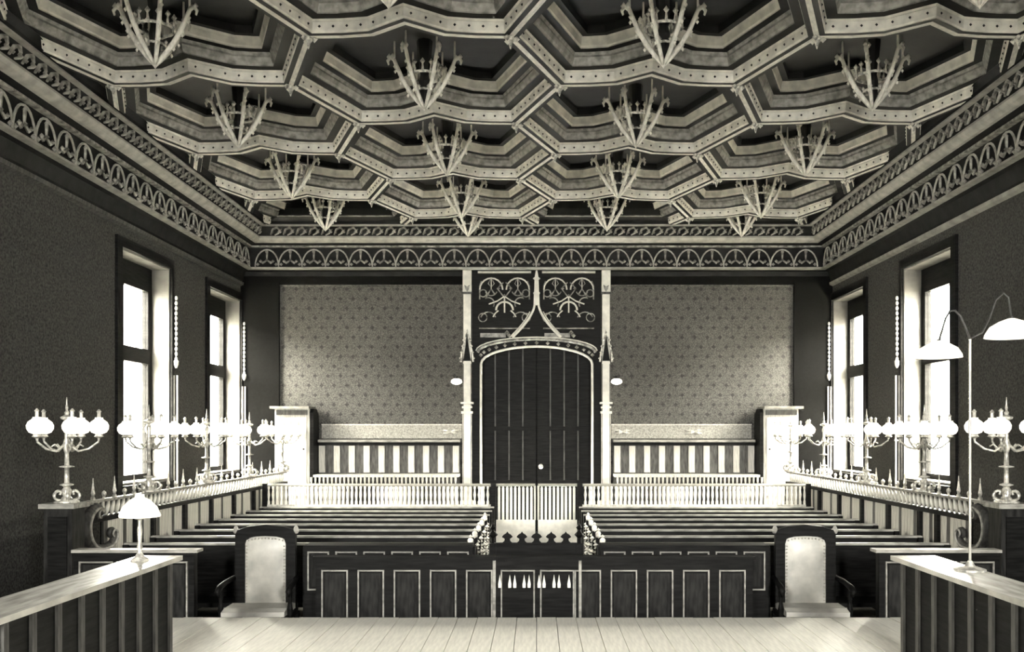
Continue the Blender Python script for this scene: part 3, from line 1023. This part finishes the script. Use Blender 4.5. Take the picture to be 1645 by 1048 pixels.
ROWS = [8.84 + .62 * i for i in range(8)]
OR8 = ['front', 'second', 'third', 'fourth', 'fifth', 'sixth', 'seventh', 'rearmost']
bench_proto = {}
for s in (-1, 1):
    for i, y in enumerate(ROWS):
        xi, xo = s * .60, s * 3.90
        bn = thing('public_bench', 'long dark oak public bench, %s row, %s of the aisle' % (OR8[i], SIDE[s]), 'bench', ((xi + xo) / 2, y, 0), 'public benches in rows')
        if s not in bench_proto:
            h = abs(xo - xi) / 2
            P = []
            P.append(('seat', MB().box(-h, h, -.36, -.0, .42, .46).mesh('seat', oak_h)))
            P.append(('backrest', MB().box(-h, h, .0, .03, .40, .945).mesh('backrest', oak_h)))
            P.append(('cap_rail', MB().box(-h, h, -.02, .045, .945, .965).mesh('cap_rail', oak_edge)))
            P.append(('ledge', MB().box(-h, h, .03, .12, .74, .76).mesh('ledge', oak_h)))
            e = MB().prism([(-.37, 0), (-.37, .44), (-.34, .60), (-.12, .66), (-.05, .86), (-.05, .95), (.07, .95), (.07, 0)], 'x', -.025, .025)
            em = e.mesh('bench_end', oak)
            orn = MB()
            inn = -s
            orn.ball((0, .0, .985), .03, 8, 5).knob((0, -.045, .965), .028).knob((0, .045, .965), .028).knob((0, 0, 1.025), .02)
            for (yy, zz, r) in ((-.08, .88, .045), (-.02, .80, .04), (-.10, .74, .05), (-.20, .68, .045), (-.29, .63, .05), (-.02, .68, .04), (.03, .9, .035), (-.33, .53, .04), (-.14, .60, .04), (-.26, .52, .035), (-.05, .56, .04)):
                orn.knob((inn * .03, yy, zz), r * .62).knob((inn * .03, yy + .05, zz - .04), r * .45)
            om = orn.mesh('poppyhead', gilt_worn)
            bench_proto[s] = (P, em, om, h)
        P, em, om, h = bench_proto[s]
        for nm, me in P:
            inst(me, nm, bn)
        inst(em, 'bench_end', bn, (s * (h - .025), 0, 0))
        ae = inst(em, 'bench_end', bn, (-s * (h - .025), 0, 0))
        if i < 5: inst(om, 'poppyhead', ae)['kind'] = 'stuff'

# ------------------------------------------------------------------ panel helper
def panel_mesh(w, h, name='panel'):
    """raised moulding frame around a flat field, facing -Y, origin at lower left"""
    mb = MB()
    t, d = .012, .014
    mb.box(0, w, -d, 0, 0, t).box(0, w, -d, 0, h - t, h).box(0, t, -d, 0, t, h - t).box(w - t, w, -d, 0, t, h - t)
    return mb.mesh(name, oak_edge)  # paler edge colour paints in the highlights along the panel mouldings


def field_mesh(w, h):
    return MB().box(.03, w - .03, -.006, 0, .03, h - .03).mesh('field', oak_field)


# advocates' desks behind the bar
for s in (-1, 1):
    xa, xb = s * .56, s * 2.04
    y = 8.20
    ad = thing('advocate_desk', 'low panelled desk front between bar and benches, %s of the aisle' % SIDE[s], 'desk', ((xa + xb) / 2, y, 0), 'panelled desks before the front benches')
    lo = min(xa, xb)
    MB().box(xa, xb, y, y + .03, 0, 1.0).build('front_board', oak, ad)
    MB().box(xa, xb, y - .02, y + .20, 1.0, 1.02).build('desk_top', oak, ad)
    pm, fm = panel_mesh(.19, .34), field_mesh(.19, .34)
    for i in range(6):
        p = inst(pm, 'panel', ad, (lo + .03 + .245 * i - (xa + xb) / 2, 0, .625))
        inst(fm, 'field', p)
    for x in (xa, xb):
        MB().box(x - .02, x + .02, y + .031, y + .19, 0, 1.0).build('side_board', oak, ad)

# the bar: panelled barrier in front
bar = thing('court_bar', 'long dark panelled barrier across the front between the two armchairs', 'barrier', (0, 7.95, 0))
YBAR = 7.95
MB().box(-1.88, 1.84, YBAR, YBAR + .05, 0, .93).build('front_board', oak, bar)
MB().box(-1.90, 1.86, YBAR - .03, YBAR + .10, .93, .955).build('cap_rail', oak, bar)
pm, fm = panel_mesh(.225, .62), field_mesh(.225, .62)
for i in range(12):
    if i in (5, 6): continue
    p = inst(pm, 'panel', bar, (-1.83 + .3075 * i, 0, .22))
    inst(fm, 'field', p)
for x in (-.36, .37):
    MB().box(x - .012, x + .012, YBAR - .018, YBAR, .1, .92).build('stile', oak_edge, bar)
pm2 = panel_mesh(.29, .62)
for x in (-.305, .03):
    inst(pm2, 'panel', bar, (x, 0, .22))
lan = MB().prism([(-.012, .0), (.012, .0), (.014, .03), (0, .11), (-.014, .03)], 'y', -.02, -.001).mesh('lit_lancet_piercing', stone)  # pale lancets paint in the light showing through pierced cut-outs
for xpx in (803, 819, 827, 842, 850, 866, 874, 890, 898, 914):
    inst(lan, 'lit_lancet_piercing', bar, ((xpx - 862) / 188.6, 0, .69))

# the crested witness bar in the aisle
wbk = thing('crested_witness_rail', 'dark board with a crest of fleurons standing in the centre aisle', 'barrier', (0, 8.66, 0))
YW = 8.66
MB().box(-.42, .41, YW, YW + .04, 0, .985).build('board', oak, wbk)
flp = [(-.068, -.004), (.068, -.004), (.045, .006), (.028, .022), (.024, .042), (.05, .06), (.034, .08), (.012, .092), (0, .11), (-.012, .092), (-.034, .08), (-.05, .06), (-.024, .042), (-.028, .022), (-.045, .006)]
fle = MB().prism(flp, 'y', .005, .035).mesh('fleuron', oak)
for i in range(5):
    inst(fle, 'fleuron', wbk, (-.272 + .136 * i, 0, .98))
    pass
end = MB().lathe([(.02, 0), (.016, .05), (.045, .08), (.02, .11), (.012, .125), (.03, .145), (.012, .17), (.002, .195)], 8).mesh('end_finial', oak)
for x in (-.405, .395):
    inst(end, 'end_finial', wbk, (x, .02, .98))
    MB().box(x - .03, x + .03, YW - .01, YW + .05, 0, .98).build('post', oak, wbk)

# ------------------------------------------------------------------ armchairs
def make_chair():
    root = empty('armchair')
    w = .265
    # arched crest frame with rounded shoulders
    outer = [(-w, .40), (-w, 1.10), (-w + .02, 1.145), (-.15, 1.175), (0, 1.19), (.15, 1.175), (w - .02, 1.145), (w, 1.10), (w, .40)]
    inner = [(-w + .085, .44), (-w + .085, 1.02), (-w + .10, 1.07), (-.10, 1.085), (0, 1.09), (.10, 1.085), (w - .10, 1.07), (w - .085, 1.02), (w - .085, .44)]
    n_ = len(outer)
    fr = MB()
    for y in (-.03, .03):
        fr.add([(x, y, z) for x, z in outer] + [(x, y, z) for x, z in inner], [(i, i + 1, n_ + i + 1, n_ + i) for i in range(n_ - 1)])
    fr.add([(x, -.03, z) for x, z in outer] + [(x, .03, z) for x, z in outer], [(i, i + 1, n_ + i + 1, n_ + i) for i in range(n_ - 1)])
    fr.add([(x, -.03, z) for x, z in inner] + [(x, .03, z) for x, z in inner], [(i, i + 1, n_ + i + 1, n_ + i) for i in range(n_ - 1)])
    fr.box(-w, w, -.03, .03, .38, .44)
    fr.build('back_frame', oak, root)
    pad = MB()
    ny, nx = 10, 8
    for sgn in (-1, 1):
        vs_, fs = [], []
        for j in range(ny + 1):
            for i in range(nx + 1):
                u, v = i / nx, j / ny
                x = (-w + .08) + u * 2 * (w - .08)
                top = 1.085 - .04 * abs(2 * u - 1) ** 3
                z = .44 + v * (top - .44)
                bulge = .028 * (1 - abs(2 * u - 1) ** 4) * (1 - abs(2 * v - 1) ** 6)
                vs_.append((x, sgn * (.012 + bulge), z))
        for j in range(ny):
            for i in range(nx):
                a = j * (nx + 1) + i
                fs.append((a, a + 1, a + nx + 2, a + nx + 1))
        pad.add(vs_, fs)
    pad.build('back_pad', leather, root, smooth=True)
    nl = MB()
    line = [(-w + .10, .46), (-w + .10, 1.0), (-w + .115, 1.05), (-.09, 1.066), (0, 1.07), (.09, 1.066), (w - .115, 1.05), (w - .10, 1.0), (w - .10, .46)]
    for a, b in zip(line[:-1], line[1:]):
        L_ = math.hypot(b[0] - a[0], b[1] - a[1]); k_ = max(1, int(L_ / .03))
        for j in range(k_):
            t = j / k_
            nl.knob((a[0] + (b[0] - a[0]) * t, -.026, a[1] + (b[1] - a[1]) * t), .0085)
    o = nl.build('nail_heads', nail_m, root); o['kind'] = 'stuff'
    MB().box(-w - .02, w + .02, -.46, .0, .40, .45).build('seat_frame', oak, root)
    MB().prism([(-.45, .45), (-.02, .45), (-.02, .49), (-.1, .51), (-.36, .51), (-.45, .49)], 'x', -w, w).build('seat_pad', leather, root)
    lg = MB().lathe([(.02, 0), (.028, .05), (.018, .1), (.03, .2), (.02, .3), (.03, .36), (.03, .42)], 8).mesh('leg', oak)
    for x in (-w, w):
        for y in (-.43, .0):
            inst(lg, 'leg', root, (x, y, 0))
        MB().tube([(x * 1.04, 0, .72), (x * 1.1, -.2, .71), (x * 1.12, -.38, .69), (x * 1.12, -.44, .66), (x * 1.1, -.42, .62)], [.022, .024, .028, .026, .014], 7).build('arm', oak, root, smooth=True)
        MB().lathe([(.018, .42), (.026, .50), (.016, .56), (.024, .64), (.018, .69)], 8, (x * 1.1, -.36, 0)).build('arm_post', oak, root)
        MB().lathe([(.016, 0), (.028, .02), (.02, .05), (.006, .075)], 8, (x, 0, 1.11)).build('finial', oak_edge, root)
    return root


ch = make_chair()
ch.location = (-2.41, 8.32, 0); ch.rotation_euler.z = R_(2)
tag(ch, 'leather armchair with nailed border and arched crest, left of the panelled barrier', 'armchair', 'leather armchairs beside the bar')
ch2 = copy_tree(ch)
ch2.location = (2.39, 8.32, 0); ch2.rotation_euler.z = R_(-2)
tag(ch2, 'leather armchair with nailed border and arched crest, right of the panelled barrier', 'armchair', 'leather armchairs beside the bar')

# ------------------------------------------------------------------ cross desks and platform desks
for s in (-1, 1):
    xa, xb = s * 2.84, s * 3.84
    y = 7.72
    cd = thing('cross_desk', 'dark boxed desk in front of the scrolled rail end, %s side' % SIDE[s], 'desk', ((xa + xb) / 2, y, 0), 'boxed desks below the side rails')
    MB().box(xa - s * .04, xb, y - .02, y + .12, 1.015, 1.04).build('desk_top', oak_edge, cd)
    MB().box(xa, xb, y + .02, y + .05, .0, 1.015).build('front_board', oak, cd)
    MB().box(xa, xa + s * .04, y + .05, y + .10, 0, 1.015).build('side_board', oak_field, cd)
    MB().box(xb, xb - s * .04, y + .05, y + .10, 0, 1.015).build('side_board', oak, cd)
    pm, fm = panel_mesh(.28, .66), field_mesh(.28, .66)
    for i in range(3):
        p = inst(pm, 'panel', cd, (min(xa, xb) + .05 + .31 * i - (xa + xb) / 2, .02, .28))
        inst(fm, 'field', p)

    # desk running along the platform
    z1 = 1.18
    x0 = s * 2.38
    pd = thing('platform_desk', 'narrow ledge desk with a polished top and battened front on the platform, %s side' % SIDE[s], 'desk', (s * 2.5, 5.4, DZ), 'desks along the platform sides')
    MB().box(x0, x0 + s * .30, 4.1, 6.28, z1 - .03, z1).build('desk_top', desk_top, pd)
    MB().box(x0 + s * .05, x0 + s * .08, 4.15, 6.23, DZ, z1 - .03).build('inner_board', oak, pd)
    MB().box(x0 + s * .08, x0 + s * .25, 6.20, 6.23, DZ, z1 - .03).build('end_board', oak, pd)
    MB().box(x0 + s * .22, x0 + s * .25, 4.15, 6.20, DZ, z1 - .03).build('outer_board', oak, pd)
    st = MB().box(-.012, .012, -.02, .02, DZ + .02, z1 - .04).mesh('batten', oak_mid)
    for i in range(9):
        inst(st, 'batten', pd, (x0 + s * .045 - s * 2.5, 4.25 + .24 * i - 5.4, -DZ))

# table lamp on the left platform desk
zt = 1.18
tl = thing('table_lamp', 'small brass table lamp with white dome shade on the left platform desk', 'lamp', (-2.55, 6.0, zt))
MB().lathe([(.055, 0), (.055, .012), (.03, .03), (.012, .06), (.018, .09), (.011, .12), (.016, .2), (.010, .24), (.014, .30)], 12, (-2.55, 6.0, zt)).build('stand', brass, tl, smooth=True)
MB().lathe([(.125, .285), (.127, .295), (.105, .35), (.06, .395), (.03, .41), (.028, .43)], 20, (-2.55, 6.0, zt)).build('lamp_shade', opal_shade, tl, smooth=True)
MB().lathe([(.03, .27), (.036, .29), (.03, .30), (.012, .3)], 10, (-2.55, 6.0, zt)).build('burner', brass, tl)

# two-armed lamp stand on the right platform desk
px = 2.59
yl = 5.58
ls = thing('two_armed_lamp_stand', 'thin tall stand with two bowed arms and white dish shades on the right platform desk', 'lamp', (px, yl, zt))
ppm = F / yl
zt_top = E + (697 - 545) / ppm
MB().lathe([(.09, 0), (.09, .012), (.03, .03), (.012, .06)], 14, (px, yl, zt)).build('foot', brass, ls)
MB().tube([(px, yl, zt + .05), (px, yl, zt_top)], .008, 8).build('pole', rail_brass, ls)


def pxp(x, y, yy=yl):
    return ((x - 862) * yy / F, yy, E + (697 - y) * yy / F)


arm_l = [(px, yl, zt_top), pxp(1552, 528), pxp(1543, 508), pxp(1534, 499), pxp(1526, 500), pxp(1519, 512), pxp(1508, 549)]
arm_r = [(px, yl, zt_top), pxp(1578, 535), pxp(1590, 510), pxp(1600, 482), pxp(1612, 471), pxp(1620, 478), pxp(1625, 512)]
for nm, ap in (('arm', arm_l), ('arm', arm_r)):
    MB().tube(ap, .0065, 6).build(nm, iron, ls, smooth=True)
for (cx, cy, wd) in ((1508, 549, 36), (1625, 513, 41)):
    c = pxp(cx, cy)
    r = wd / ppm
    MB().lathe([(.02, .004), (r * .45, -r * .09), (r * .8, -r * .30), (r * .97, -r * .58), (r, -r * .72), (r * .96, -r * .72), (r * .76, -r * .36), (r * .4, -r * .16), (.02, -.02)], 24, c).build('lamp_shade', opal_shade, ls, smooth=True)
    MB().lathe([(.012, .015), (.016, -.01), (.014, -r * .4), (.02, -r * .5), (.004, -r * .62)], 8, c).build('burner', iron, ls)
